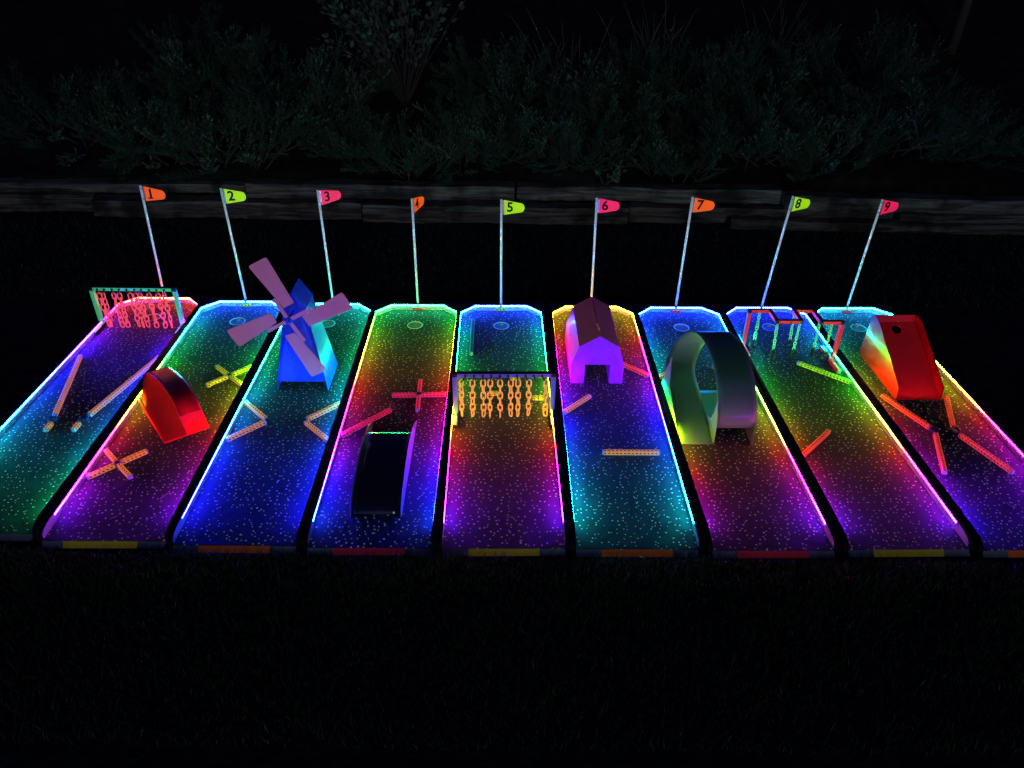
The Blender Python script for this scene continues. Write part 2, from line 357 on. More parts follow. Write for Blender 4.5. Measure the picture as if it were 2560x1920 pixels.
# ---------------------------------------------------------------- flags
POLE = {1: (.030, 1.0), 2: (-.020, 1.0), 3: (-.008, .86), 4: (.003, .42), 5: (0, 1), 6: (-.015, 1), 7: (.009, 1), 8: (.056, .95), 9: (.040, .95)}
def digit_mesh(ch, size, off):
    cu = bpy.data.curves.new("digit", 'FONT'); cu.body = ch; cu.size = size; cu.offset = off; cu.align_x = 'CENTER'; cu.align_y = 'CENTER'; cu.extrude = .0004; cu.resolution_u = 3
    ob = bpy.data.objects.new("digit", cu); COL.objects.link(ob); bpy.context.view_layer.update()
    me = bpy.data.meshes.new_from_object(ob.evaluated_get(bpy.context.evaluated_depsgraph_get())); bpy.data.objects.remove(ob); bpy.data.curves.remove(cu)
    return me
for n in range(1, 10):
    colr = ["", "orange", "lime", "pink"][(n - 1) % 3 + 1]
    turned = {3: ", slightly turned", 4: ", nearly edge-on"}.get(n, "")
    root = thing("hole_flag", "%s pennant with a black %d on a thin white pole%s" % (colr, n, turned), "golf flag", n, 0, 2.31, group="numbered flags along the back of the lanes")
    dx, fs = POLE[n]; top = {1: .838, 2: .840, 3: .842, 4: .796, 5: .796, 6: .812, 7: .825, 8: .832, 9: .815}[n]
    tilt = lambda z: dx * z / .8
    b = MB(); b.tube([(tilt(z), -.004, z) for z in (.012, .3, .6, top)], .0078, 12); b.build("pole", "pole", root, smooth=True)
    b = MB(); b.box((-.036, -.021, .001), (.036, -.004, .021)); b.box((-.012, -.015, .0215), (.012, .010, .045)); ba = b.build("base_block", "bar", root, bevel=.002)
    b = MB(); b.face([(-.035, -.0222, .003), (.035, -.0222, .003), (.035, -.0222, .019), (-.035, -.0222, .019)], uv=[(0, 0), (.062, 0), (.062, 1), (0, 1)])
    b.build("tape", {"orange": "t_red", "lime": "t_lime", "pink": "t_pink"}[colr], ba)
    ang = math.acos(min(1, fs)); zt = top - .006; zm = zt - .046
    lean = math.atan2(dx, .8)
    mt = Matrix.Translation((tilt(zm), -.004, zm)) @ Matrix.Rotation(lean, 4, 'Y') @ Matrix.Rotation(ang, 4, 'Z')
    b = MB(); b.box((.005, -.0012, -.046), (.019, .0012, .046), mtx=mt)
    for zz in (-.038, -.028, .026, .036): b.tube([mt @ Vector((.0, -.0012, zz)), mt @ Vector((.0, .004, zz)), mt @ Vector((.009, .0045, zz))], .0028, 6)
    for zz in (-.034, .034): b.box((-.008, -.0075, zz - .004), (.010, -.002, zz + .004), mtx=mt)
    b.build("bracket", "alu", root)
    pl = [(.017, .049), (.122, .028)] + [(.122 + .028 * math.sin(a), -.003 + .031 * math.cos(a)) for a in [math.pi * k / 12 for k in range(1, 12)]] + [(.122, -.034), (.017, -.050)]
    b = MB(); b.prism(pl, 1, -.0006, .0006); b.v = [tuple(mt @ Vector(q)) for q in b.v]
    fl = b.build("flag", "f_" + colr, root)
    me = digit_mesh(str(n), .088, .0026); me.name = "number"; me.materials.clear(); me.materials.append(M["ink"])
    o = bpy.data.objects.new("number", me); COL.objects.link(o); o.parent = fl
    o.matrix_local = mt @ Matrix.Translation((.056, -.0018, -.001)) @ Matrix.Rotation(R(90), 4, 'X')
    if n == 1:
        b = MB(); b.box((.034, -.0022, -.032), (.070, -.0014, -.024), mtx=mt); b.build("number_foot", "ink", fl)

# ---------------------------------------------------------------- taped bars
BW = .022
def bar_parts(root, p, q, tapem, z0=.0008, inset=.008, bname="bar", tapes=True):
    """a white square bar from p to q (root-local) with striped tape on top and both long sides"""
    p, q = Vector(p), Vector(q); d = q - p; L_ = d.length; a = math.atan2(d.y, d.x)
    mt = Matrix.Translation((p.x, p.y, z0)) @ Matrix.Rotation(a, 4, 'Z')
    b = MB(); b.box((0, -BW / 2, 0), (L_, BW / 2, BW), mtx=mt); o = b.build(bname, "bar", root, bevel=.0014)
    u = L_ - 2 * inset
    if tapes:
        e = .0006
        faces = [[(inset, -.0085, BW + e), (L_ - inset, -.0085, BW + e), (L_ - inset, .0085, BW + e), (inset, .0085, BW + e)],
                 [(inset, -BW / 2 - e, .0035), (L_ - inset, -BW / 2 - e, .0035), (L_ - inset, -BW / 2 - e, .0205), (inset, -BW / 2 - e, .0205)],
                 [(L_ - inset, BW / 2 + e, .0035), (inset, BW / 2 + e, .0035), (inset, BW / 2 + e, .0205), (L_ - inset, BW / 2 + e, .0205)]]
        for fc in faces:
            t = MB(); t.face([mt @ Vector(c) for c in fc], uv=[(0, 0), (u, 0), (u, 1), (0, 1)]); t.build("tape", tapem, o)
    return o
def bar_thing(n, p, q, tapem, label, name="striped_bar", group="striped bars laid on the lanes"):
    cx, cy = (p[0] + q[0]) / 2, (p[1] + q[1]) / 2
    r = thing(name, label, "barrier", n, cx, cy, group=group); bar_parts(r, (p[0] - cx, p[1] - cy, 0), (q[0] - cx, q[1] - cy, 0), tapem); return r
bar_thing(4, (-.272, .818), (-.036, 1.064), "t_pink", "pink striped bar slanting from the left rail behind the black jump ramp")
M["t_lime_unlit"] = tape_mat("unlit_lime_tape", srgb(90, 120, 30), .05)  # shaded copy of the lime tape: darker colour, weaker glow
bar_thing(5, (-.191, 2.135), (-.191, 1.685), "t_lime_unlit", "lime bar coloured dark as unlit, pointing straight back beside the cup of lane 5")
for p, q, t in (((.046, 1.404), (.110, 1.404), "small yellow block behind the chain curtain, farthest back of the three on lane 5"), ((-.078, 1.237), (-.012, 1.237), "small yellow block in the middle behind the chains of lane 5"),
                ((.174, 1.19), (.241, 1.19), "small yellow block nearest the right post of the chain curtain on lane 5")):
    bar_thing(5, p, q, "t_yellow", t, "striped_block", "small yellow blocks behind the orange chains")
bar_thing(6, (.09, 1.615), (.272, 1.438), "t_red", "red-orange striped bar running from behind the violet barn to the right rail")
bar_thing(6, (-.271, 1.045), (-.104, 1.218), "t_orange", "orange striped bar slanting up from the left rail below the violet barn")
bar_thing(6, (-.087, .69), (.214, .69), "t_orange", "orange striped bar lying straight across the blue part of lane 6")
bar_thing(7, (-.272, 1.428), (-.10, 1.56), "t_red", "red-orange striped bar partly hidden behind the left side of the grey loop")
bar_thing(7, (.088, 1.563), (.268, 1.43), "t_red", "striped bar almost wholly hidden behind the grey loop, its tip showing through the gap")
bar_thing(8, (.024, 1.600), (.272, 1.368), "t_lime", "long lime striped bar reaching the right rail in front of the tire swing")
bar_thing(8, (-.262, .662), (-.040, .881), "t_red", "red-orange striped bar slanting up from the left rail near the front of lane 8")
def cross(n, cx, cy, a0, h, tapem, label):
    r = thing("cross_barrier", label, "barrier", n, cx, cy, group="crosses made of striped bars")
    for k in range(4):
        a = a0 + k * math.pi / 2; c, s_ = math.cos(a), math.sin(a)
        bar_parts(r, (c * .0115, s_ * .0115, 0), (c * h, s_ * h, 0), tapem, bname="arm")
    b = MB(); b.box((-.0112, -.0112, .0008), (.0112, .0112, .0224), mtx=Matrix.Rotation(a0, 4, 'Z')); b.lathe([(.003, .0226), (.003, .025), (0, .025)], 8); b.build("hub", "black", r)
cross(2, .158, 1.37, R(46), .152, "t_yellow", "yellow striped cross on the green part of lane 2 beyond the red arch")
cross(2, -.158, .535, R(45), .152, "t_orange", "orange striped cross touching the left rail in front of the red arch")
cross(4, .108, 1.215, R(2), .156, "t_pink", "pink-red striped cross at the right side of lane 4")
def chevron(n, a, m, c, label):
    r = thing("chevron_barrier", label, "barrier", n, m[0], m[1], group="chevrons on lane 3")
    for e in (a, c):
        d = Vector((e[0] - m[0], e[1] - m[1], 0)); d.normalize(); bar_parts(r, d * .014, (e[0] - m[0], e[1] - m[1], 0), "t_orange", bname="arm")
    b = MB(); b.lathe([(.0, .0235), (.0125, .0235), (.0125, .0008), (0, .0008)], 14); b.build("hinge", "black", r)
chevron(3, (-.272, 1.118), (-.098, .94), (-.272, .762), "orange striped chevron against the left rail, pointing right")
chevron(3, (.271, 1.118), (.100, .94), (.271, .762), "orange striped chevron against the right rail, pointing left")
def wheel(root, x, y):
    b = MB(); b.lathe([(0, .0005), (.021, .0005), (.025, .006), (.025, .019), (.021, .0245), (.013, .0245), (.011, .017), (.0, .017)], 24, (x, y, 0)); w_ = b.build("bumper_wheel", "rubber", root, smooth=True)
    b = MB(); b.lathe([(.005, .017), (.005, .0205), (0, .0205)], 10, (x, y, 0)); b.build("bolt", "alu", w_)
def funnel(n, segs, whl, tapem, label):
    cx, cy = whl; r = thing("funnel_rail", label, "barrier", n, cx, cy, group="funnel rails with round bumpers")
    for p, q in segs: bar_parts(r, (p[0] - cx, p[1] - cy, 0), (q[0] - cx, q[1] - cy, 0), tapem, inset=.006)
    wheel(r, 0, 0)
funnel(1, [((-.235, 1.545), (-.076, .905)), ((-.058, .837), (-.058, .768))], (-.068, .868), "t_orange", "left funnel rail of lane 1, orange striped, with a round bumper at its near end")
funnel(1, [((.256, 1.545), (.110, .912)), ((.090, .840), (.090, .770))], (.100, .874), "t_orange", "right funnel rail of lane 1, reaching back to the right rail")
funnel(9, [((-.202, 1.240), (-.074, .918)), ((-.071, .862), (-.186, .530))], (-.066, .890), "t_red", "red-orange funnel rail bent at a round bumper, left below the red ramp")
funnel(9, [((.172, 1.225), (.056, .915)), ((.057, .852), (.168, .530))], (.053, .884), "t_red", "red-orange funnel rail bent at a round bumper, right below the red ramp")

# ---------------------------------------------------------------- chains
def link_pts(L_, Wd, n=6):
    r = Wd / 2; h = L_ / 2 - r; pts = []
    for k in range(n + 1): a = math.pi * k / n; pts.append((r * math.cos(a), h + r * math.sin(a)))
    for k in range(n + 1): a = math.pi + math.pi * k / n; pts.append((r * math.cos(a), -h + r * math.sin(a)))
    return pts
def chain_mesh(mb, top, bottom, L_, Wd, wire, twist0=0, jit=.25):
    top, bottom = Vector(top), Vector(bottom); d = bottom - top; Lt = d.length; pitch = L_ - 2.3 * wire
    n = max(1, round((Lt - L_) / pitch) + 1); d.normalize()
    ax = -d; s1 = ax.orthogonal().normalized()
    x0 = Vector((1, 0, 0)); s1 = (x0 - ax * x0.dot(ax)).normalized(); s2 = ax.cross(s1)
    for i in range(n):
        c = top + d * (L_ / 2 + i * (Lt - L_) / max(1, n - 1)); a = twist0 + i * random.choice((0, .12, -.15)) + (i % 2) * math.pi / 2 + random.uniform(-jit, jit)
        sd = s1 * math.cos(a) + s2 * math.sin(a)
        mb.tube([c + sd * x + ax * y for x, y in link_pts(L_, Wd)], wire, 7, closed=True)
def hook(parent, x, y, z, lean=0):
    b = MB(); b.tube([(x, y - .018, z), (x + lean * .2, y - .026, z - .006), (x + lean * .6, y - .028, z - .022), (x + lean, y - .022, z - .034), (x + lean, y - .014, z - .026)], .0042, 7)
    b.box((x - .006, y - .0185, z - .006), (x + .006, y - .0142, z + .006)); return b.build("hook", "black", parent, smooth=False)
def chain_frame(n, y, label, fm, cm, xs, tw, xl, xr, h):
    r = thing("chain_curtain", label, "chain obstacle", n, 0, y, group="chain curtains")
    b = MB(); b.box((xl, -.014, h - .024), (xr, .014, h - .001)); be = b.build("beam", "black", r, bevel=.001)
    b = MB(); b.box((xl + .027, -.0156, h - .0235), (xr - .027, -.0143, h - .0015)); b.build("face_tape", fm, be)
    for s_, x in ((-1, xl), (1, xr)):
        x0, x1 = sorted((x, x - s_ * .025))
        b = MB(); b.box((x0, -.013, .0225), (x1, .013, h - .0245)); b.build("leg", "bar", r, bevel=.001)
        b = MB(); b.box((x0 + .0012, -.0146, .0240), (x1 - .0012, -.0134, h - .027)); xi = x1 if s_ < 0 else x0
        b.box((min(xi, xi - s_ * .0014), -.011, .024), (max(xi, xi - s_ * .0014), .011, h - .027)); b.build("face_tape", fm, r)
        b = MB(); b.box((x0, -.125, .0006), (x1, .115, .022)); fo = b.build("foot", "black", r, bevel=.001)
        b = MB(); b.box((x0 + .001, -.122, .0224), (x1 - .001, -.036, .0236)); b.box((x0 + .006, -.030, .0224), (x1 - .006, -.016, .0260)); b.build("face_tape", fm, fo)
    for i, (xh, xt, xb, zb) in enumerate(xs):
        ze = h - .012
        hk_parent = r
        if xt is None: hook(r, xh, 0, ze, .02); continue
        b = MB(); chain_mesh(b, (xt, -.022, ze - .022), (xb, -.018, zb), .0470, .0245, .0042, tw[i % len(tw)])
        c = b.build("chain", cm, r, smooth=True); hook(c, xh, 0, ze, xt - xh)
X5 = [(-.200, -.224, -.224, .008), (-.153, -.163, -.164, .007), (-.106, -.105, -.103, .004), (-.061, -.066, -.069, .003), (-.014, -.013, -.012, .003), (.031, .045, .046, .006), (.078, .085, .087, .006),
      (.125, .144, .145, .012), (.169, None, 0, 0), (.2145, .236, .239, .008)]
X1 = [(-.233, -.227, -.223, .006), (-.188, -.201, -.206, .010), (-.138, -.132, -.136, .004), (-.092, -.096, -.100, .005), (-.044, -.027, -.026, .010), (.007, .009, .001, .004), (.052, .036, .034, .008),
      (.102, .095, .090, .005), (.149, .154, .148, .004), (.198, .193, .190, .007)]
chain_frame(5, 1.035, "curtain of orange chains on a pale blue gate across lane 5", "framewhite", "chaino", X5, [.5, 0, .15, .1, 0, .2, .1, .05, .8], -.272, .290, .283)
chain_frame(1, 1.945, "curtain of coral pink chains on a green gate at the back of lane 1", "framelime", "chainp", X1, [.4, 1.2, .1, .2, .9, .3, .5, .1, .3, .8], -.290, .270, .292)

# ---------------------------------------------------------------- tire swing gate (lane 8)
r = thing("tire_swing_gate", "zigzag red gate with five small tires hanging on mint green chains over lane 8", "tire obstacle", 8, 0, 1.72)
def sw(x, y): return (x, y - 1.72)
H8 = .276
zz = [(-.262, 1.812), (-.133, 1.812), (-.133, 1.668), (.018, 1.668), (.018, 1.812), (.142, 1.812), (.142, 1.658), (.268, 1.658)]
for i in range(7):
    p, q = Vector(sw(*zz[i])), Vector(sw(*zz[i + 1])); d = (q - p).normalized(); L_ = (q - p).length; a = math.atan2(d.y, d.x)
    s0, s1 = (-.011 if i in (0,) else .0115), (L_ + .011 if i == 6 else L_ - .0115)
    if i % 2 == 0: s0, s1 = -.0112, L_ + .0112
    mt = Matrix.Translation((p.x, p.y, 0)) @ Matrix.Rotation(a, 4, 'Z')
    b = MB(); b.box((s0, -.011, H8 - .022), (s1, .011, H8), mtx=mt); be = b.build("beam", "black", r, bevel=.001)
    b = MB(); fs_ = -1 if i % 2 == 0 else (1 if d.y < 0 else -1)
    sides = (-1,) if i % 2 == 0 else (-1, 1)
    for sd in sides:
        e0, e1 = sorted((sd * .0112, sd * .0124)); t0, t1 = (.012, L_ - .012)
        b.box((t0, e0, H8 - .0215), (t1, e1, H8 - .001), mtx=mt)
    b.build("face_tape", "framered", be)
for s_, (x, y, yf0, yf1) in ((-1, (-.262, 1.806, 1.675, 1.94)), (1, (.268, 1.652, 1.485, 1.79))):
    X_, Y_ = sw(x, y)
    b = MB(); b.box((X_ - .011, Y_ - .011, .0225), (X_ + .011, Y_ + .011, H8 - .0225)); le = b.build("leg", "bar", r, bevel=.001)
    b = MB(); b.box((X_ - .0108, Y_ - .0126, .024), (X_ + .0108, Y_ - .0114, H8 - .025)); xi = X_ - s_ * .0112
    b.box((min(xi, xi - s_ * .0012), Y_ - .009, .024), (max(xi, xi - s_ * .0012), Y_ + .009, H8 - .025)); b.build("face_tape", "framered", le)
    x0 = -.262 if s_ < 0 else .246
    b = MB(); b.box((x0 - .011, yf0 - 1.72, .0006), (x0 + .011, yf1 - 1.72, .022)); fo = b.build("foot", "bar", r, bevel=.001)
    b = MB(); b.box((x0 - .0095, yf0 + .01 - 1.72, .0222), (x0 + .0095, Y_ - .02, .0234)); b.box((min(x0 - s_ * .0112, x0 - s_ * .0124), yf0 + .004 - 1.72, .003), (max(x0 - s_ * .0112, x0 - s_ * .0124), yf1 - .004 - 1.72, .0205)); b.build("face_tape", "framered", fo)
for (xt, yt), (xb, yb, zb), ta in (((-.195, 1.812), (-.200, 1.79, .034), .25), ((-.128, 1.668), (-.115, 1.668, .036), 1.25), ((.012, 1.668), (.012, 1.668, .036), .3), ((.016, 1.790), (.030, 1.79, .036), -.2), ((.142, 1.690), (.150, 1.69, .036), .95), ((.205, 1.658), (.205, 1.64, .034), -.15)):
    X_, Y_ = sw(xt, yt); XB, YB = sw(xb, yb)
    b = MB(); chain_mesh(b, (X_, Y_ - .004, H8 - .024), (XB, YB, zb + .024), .0255, .0155, .0027, .4); c = b.build("chain", "chaing", r, smooth=True)
    b = MB(); prof = [(.0165, -.011), (.024, -.0125), (.0305, -.010), (.0315, -.004), (.0300, -.0036), (.0300, -.0018), (.0315, -.0014), (.0315, .0014), (.0300, .0018), (.0300, .0036), (.0315, .004), (.0305, .010), (.024, .0125), (.0165, .011), (.0165, -.011)]
    b.lathe(prof, 28, axis='y'); mt = Matrix.Translation((XB, YB, zb)) @ Matrix.Rotation(ta, 4, 'Z'); b.v = [tuple(mt @ Vector(q)) for q in b.v]
    b.build("tire", "rubber", c, smooth=False)
b = MB(); X_, Y_ = sw(-.05, 1.668); b.tube([(X_, Y_ - .012, H8 - .008), (X_, Y_ - .02, H8 - .014), (X_, Y_ - .02, H8 - .03)], .004, 7); b.build("hook", "black", r)

# ---------------------------------------------------------------- windmill (lane 3)
r = thing("windmill", "blue windmill with four pink blades standing on lane 3", "windmill", 3, .02, 1.41)
def wq(x, y, z): return (x - .02, y - 1.41, z)
bl_, br_, tl_, tr_ = -.130, .170, -.042, .082
yb0, yb1, yt0, yt1, ht, hr = 1.258, 1.556, 1.350, 1.512, .500, .590
TK = .003
for s_, xb, xt in ((-1, bl_, tl_), (1, br_, tr_)):
    b = MB(); o_ = s_ * TK
    o4 = [(xb, yb0, .001), (xb, yb1, .001), (xt, yt1, ht), (xt, yt0, ht)]
    q = [wq(*p) for p in o4] + [wq(p[0] - o_, p[1], p[2]) for p in o4]
    b.poly(q, [(0, 1, 2, 3), (7, 6, 5, 4), (0, 4, 5, 1), (1, 5, 6, 2), (2, 6, 7, 3), (3, 7, 4, 0)]); b.build("side_panel", "blue", r)
def lerp(a, c, t): return a + (c - a) * t
for nm, yb, yt, rec in (("front_panel", yb0, yt0, .016), ("rear_panel", yb1, yt1, -.016)):
    b = MB(); z0, z1 = .048, ht; t0 = z0 / ht
    pts = []
    for z, t in ((z0, t0), (z1, 1)):
        xl, xr_ = lerp(bl_, tl_, t) + TK, lerp(br_, tr_, t) - TK; yy = lerp(yb, yt, t) + rec
        pts.append(((xl, yy, z), (xr_, yy, z)))
    gable = ((tl_ + tr_) / 2, yt + rec, hr)
    pl = [pts[0][0], pts[0][1], pts[1][1], gable, pts[1][0]]
    q = [wq(*p) for p in pl] + [wq(p[0], p[1] + .003, p[2]) for p in pl]
    b.poly(q, [(0, 1, 2, 3, 4), (9, 8, 7, 6, 5)] + [(i, 5 + i, 5 + (i + 1) % 5, (i + 1) % 5) for i in range(5)]); b.build(nm, "blue", r)
for s_, xt in ((-1, tl_), (1, tr_)):
    xm = (tl_ + tr_) / 2; b = MB(); e = s_ * .006
    q = [wq(xt + e, yt0 - .006, ht - .008), wq(xt + e, yt1 + .006, ht - .008), wq(xm + s_ * .001, yt1 + .006, hr + .004), wq(xm + s_ * .001, yt0 - .006, hr + .004)]
    b.poly(q + [(x, y, z + .004) for x, y, z in q], [(0, 1, 2, 3), (7, 6, 5, 4), (0, 4, 5, 1), (1, 5, 6, 2), (2, 6, 7, 3), (3, 7, 4, 0)]); b.build("roof_panel", "blue", r)
HUB = Vector(wq(.010, 1.250, .473))
b = MB(); b.lathe([(0, -.016), (.012, -.016), (.021, -.010), (.022, .004), (.0, .004)], 20, tuple(HUB), 'y'); b.tube([HUB, HUB + Vector((0, .115, 0))], .006, 10)
hb = b.build("hub", "blue", r, smooth=False)
b = MB(); b.lathe([(0, -.022), (.006, -.022), (.006, -.0162), (0, -.0162)], 6, tuple(HUB), 'y'); b.tube([HUB + Vector((.004, -.012, .012)), HUB + Vector((.012, -.02, .03)), HUB + Vector((.022, -.012, .046))], .0045, 6); b.build("bolt", "black", hb)
for outer, inner, arm in (([(-.064, .374), (-.168, .319)], [(-.017, .074), (.043, .107)], (-.060, .132)), ([(.362, .077), (.311, .175)], [(.077, .024), (.109, -.037)], (.133, .074)),
                          ([(.079, -.370), (.173, -.318)], [(.021, -.079), (-.036, -.101)], (.070, -.130)), ([(-.356, -.070), (-.303, -.175)], [(-.067, -.014), (-.098, .041)], (-.126, -.068))):
    P = [Vector(p) for p in outer + inner]; pl = []
    for i, p in enumerate(P):
        if i < 2:
            a, c = P[i - 1], P[(i + 1) % 4]; da, dc = (a - p).normalized() * .016, (c - p).normalized() * .016
            for t in (0, .25, .5, .75, 1): pl.append(p + da * (1 - t) ** 2 + dc * t ** 2)
        else: pl.append(p)
    b = MB(); b.prism([(q.x, q.y) for q in pl], 1, -.0015, .0015); b.v = [(x + HUB.x, y + HUB.y - .004, z + HUB.z) for x, y, z in b.v]
    bo = b.build("blade", "blade", r)
    d = Vector(arm); L_ = d.length; a = math.atan2(d.y, d.x); b = MB()
    b.box((.018, -.0095, -.011), (L_, .0015 - .0075, .011), mtx=Matrix.Translation(HUB) @ Matrix.Rotation(-a, 4, 'Y')); b.build("arm", "blade", bo, bevel=.001)

# ---------------------------------------------------------------- barn (lane 6)
r = thing("barn_tunnel", "violet barn with a square doorway and dark plum roof on lane 6", "barn", 6, -.053, 1.62)
x0, x1, xm = -.155, .155, 0; yA, yB = -.25, .255
ga = [(x0, .001), (x0, .136), (x0 + .040, .254), (xm, .322), (x1 - .040, .254), (x1, .136), (x1, .001), (.076, .001), (.076, .132), (-.074, .132), (-.074, .001)]
for nm, ya in (("front_wall", yA), ("rear_wall", yB - .004)):
    b = MB(); b.prism(ga[::-1], 1, ya, ya + .004); b.build(nm, "violet", r)
b = MB()
def slab(mb, p, q, t=.003, ya=yA + .0045, yb=yB - .0045):
    p, q = Vector(p), Vector(q); d = (q - p).normalized(); nn = Vector((-d.y, d.x)) * t
    mb.prism([tuple(p), tuple(q), tuple(q + nn), tuple(p + nn)], 1, ya, yb)
for s_ in (-1, 1):
    b = MB(); slab(b, (s_ * .153, .001), (s_ * .153, .136), .003 * s_); b.build("side_wall", "violet", r)
    b = MB(); slab(b, (s_ * .153, .1365), (s_ * .114, .254), .003 * s_); b.build("slope_panel", "violet", r)
    b = MB(); slab(b, (s_ * .117, .256), (s_ * .0040, .3225), .003 * s_, yA - .002, yB + .002); b.build("roof", "violetroof", r)
for s_ in (-1, 1):
    b = MB(); b.prism([(s_ * .0765, .001), (s_ * .0795, .001), (s_ * .0795, .134), (s_ * .0765, .134)], 1, yA + .0045, yB - .0045); b.build("tunnel_wall", "violet", r)

# ---------------------------------------------------------------- sheet obstacles
def ribbon(mb, prof, mi=0, sub=4):
    """prof: (y, z, xleft, xright) control points, smoothed"""
    pts = [Vector(p) for p in prof]; out = []
    for i in range(len(pts) - 1):
        p0, p1, p2, p3 = pts[max(i - 1, 0)], pts[i], pts[i + 1], pts[min(i + 2, len(pts) - 1)]
        for k in range(sub):
            t = k / sub; out.append(.5 * ((2 * p1) + (p2 - p0) * t + (2 * p0 - 5 * p1 + 4 * p2 - p3) * t * t + (3 * p1 - p0 - 3 * p2 + p3) * t ** 3))
    out.append(pts[-1]); v = []; fc = []
    C_ = 6
    for p in out:
        for c in range(C_ + 1): v.append((p[2] + (p[3] - p[2]) * c / C_, p[0], p[1]))
    for i in range(len(out) - 1):
        for c in range(C_): a = i * (C_ + 1) + c; fc.append((a, a + 1, a + C_ + 2, a + C_ + 1))
    mb.poly(v, fc, mi)
def side_panel(mb, x, outline, t=.003, mi=0): mb.prism(outline, 0, x - t / 2, x + t / 2, mi)

# grey loop, lane 7
r = thing("loop_obstacle", "large grey loop-the-loop made of bent sheet filling lane 7", "loop ramp", 7, -.07, 1.15)
oy = 1.15; ox = -.07
def S_(pr): return [(y - oy, z, a - ox, c - ox) for y, z, a, c in pr]
LW, LE = -.262, -.092
up = [(.782, .002, LW, LE), (.90, .036, LW, LE), (1.05, .072, LW, LE), (1.17, .098, LW, LE), (1.30, .108, LW + .004, LE + .004), (1.42, .118, LW + .02, LE + .03), (1.505, .165, LW + .06, LE + .075),
      (1.525, .225, LW + .10, LE + .12), (1.49, .293, LW + .15, LE + .18), (1.40, .340, -.098, .108)]
over = [(1.40, .340, -.098, .108), (1.29, .366, -.093, .113), (1.15, .380, -.091, .115), (1.03, .366, -.090, .115), (.93, .328, -.090, .115), (.86, .270, -.090, .115), (.812, .205, -.090, .115), (.797, .148, -.090, .115),
        (.815, .092, -.090, .115), (.87, .050, -.090, .115), (.97, .024, -.090, .115), (1.12, .010, -.090, .115), (1.30, .002, -.090, .115)]
b = MB(); ribbon(b, S_(up)); o = b.build("entry_strip", "steel", r, smooth=True, solid=.003)
b = MB(); ribbon(b, S_(over)); o = b.build("return_strip", "steel", r, smooth=True, solid=.003)
def pan(x, pts, m="steel"):
    b = MB(); side_panel(b, x - ox, [(y - oy, z) for y, z in pts]); b.build("side_panel", m, r)
pan(-.266, [(.785, .001), (1.36, .001), (1.20, .30), (1.165, .135), (1.0, .072)])
pan(-.0868, [(.780, .001), (1.10, .001), (1.02, .045), (.90, .085), (.86, .16), (.845, .252), (.80, .20), (.785, .147)])
pan(.1185, [(.770, .001), (1.10, .001), (1.02, .045), (.92, .09), (.885, .16), (.868, .245), (.835, .235), (.80, .17)])

# red arch loop, lane 2
r = thing("arch_loop", "small glossy red loop ramp set askew on lane 2 beside the left rail", "loop ramp", 2, .104, .788, R(37))
# local frame: x along the front edge, y away from the viewer
b = MB()
upr = [(0, .002, -.117, .0), (.10, .008, -.117, .03), (.22, .015, -.115, .10), (.36, .026, -.110, .110), (.48, .036, -.090, .112), (.58, .050, -.055, .114), (.635, .075, -.020, .114), (.600, .098, -.004, .112)]
ovr = [(.600, .098, -.004, .112), (.50, .122, -.002, .114), (.40, .142, .000, .116), (.31, .155, .000, .116), (.22, .157, .000, .117), (.15, .143, .000, .117), (.10, .112, .000, .118), (.068, .080, .000, .118)]
ribbon(b, upr); b.build("entry_strip", "redin", r, smooth=True, solid=.003)
b = MB(); ribbon(b, ovr); b.build("return_strip", "red", r, smooth=True, solid=.003)
b = MB(); ribbon(b, [(.069, .0815, .000, .1182), (.035, .040, .000, .119), (.0, .001, .001, .119)]); b.build("front_skirt", "redin", r, smooth=False, solid=.003)
b = MB(); side_panel(b, -.1185, [(.0, .001), (.30, .001), (.42, .016), (.46, .06), (.40, .062), (.22, .036), (.05, .012)]); b.build("side_panel", "redin", r)
b = MB(); side_panel(b, .0015, [(.005, .001), (.045, .001), (.09, .07), (.13, .118), (.075, .080)]); b.build("side_panel", "redin", r)

# black jump ramp, lane 4
r = thing("jump_ramp", "glossy black jump ramp with curved sides near the front of lane 4", "ramp", 4, 0, .6)
b = MB(); ribbon(b, [(y - .6, z, -.114, .114) for y, z in ((.215, .001), (.235, .030), (.30, .062), (.42, .088), (.55, .100), (.65, .102), (.735, .097))]); b.build("ramp_sheet", "dark", r, smooth=True, solid=.003)
for s_ in (-1, 1):
    b = MB(); side_panel(b, s_ * .1185, [(y - .6, z) for y, z in ((.200, .001), (.980, .001), (.93, .030), (.85, .068), (.78, .094), (.72, .109), (.62, .121), (.55, .123), (.45, .114), (.33, .090), (.26, .070), (.222, .048))]); b.build("side_panel", "side", r)

# red hole ramp, lane 9
r = thing("hole_ramp", "tall red sloping ramp with a round hole near its top, on lane 9", "ramp", 9, 0, 1.45)
prof9 = [(1.205, .001), (1.742, .001), (1.712, .288), (1.690, .302), (1.640, .298), (1.605, .286), (1.215, .082)]
for s_ in (-1, 1):
    b = MB(); side_panel(b, s_ * .1315, [(y - 1.45, z) for y, z in prof9]); b.build("side_panel", "red", r)
b = MB(); q = [(-.1295, 1.690 - 1.45, .256), (.1295, 1.690 - 1.45, .256), (.1295, 1.700 - 1.45, .297), (-.1295, 1.700 - 1.45, .297)]
b.poly(q + [(x, y + .003, z) for x, y, z in q], [(0, 1, 2, 3), (7, 6, 5, 4), (0, 4, 5, 1), (1, 5, 6, 2), (2, 6, 7, 3), (3, 7, 4, 0)]); b.build("back_panel", "redin", r)
b = MB(); A_, B_ = Vector((0, 1.205 - 1.45, .002)), Vector((0, 1.69 - 1.45, .255)); D_ = (B_ - A_); LL = D_.length; D_.normalize()
cc, hr9 = .895 * LL, .030; N_ = 24
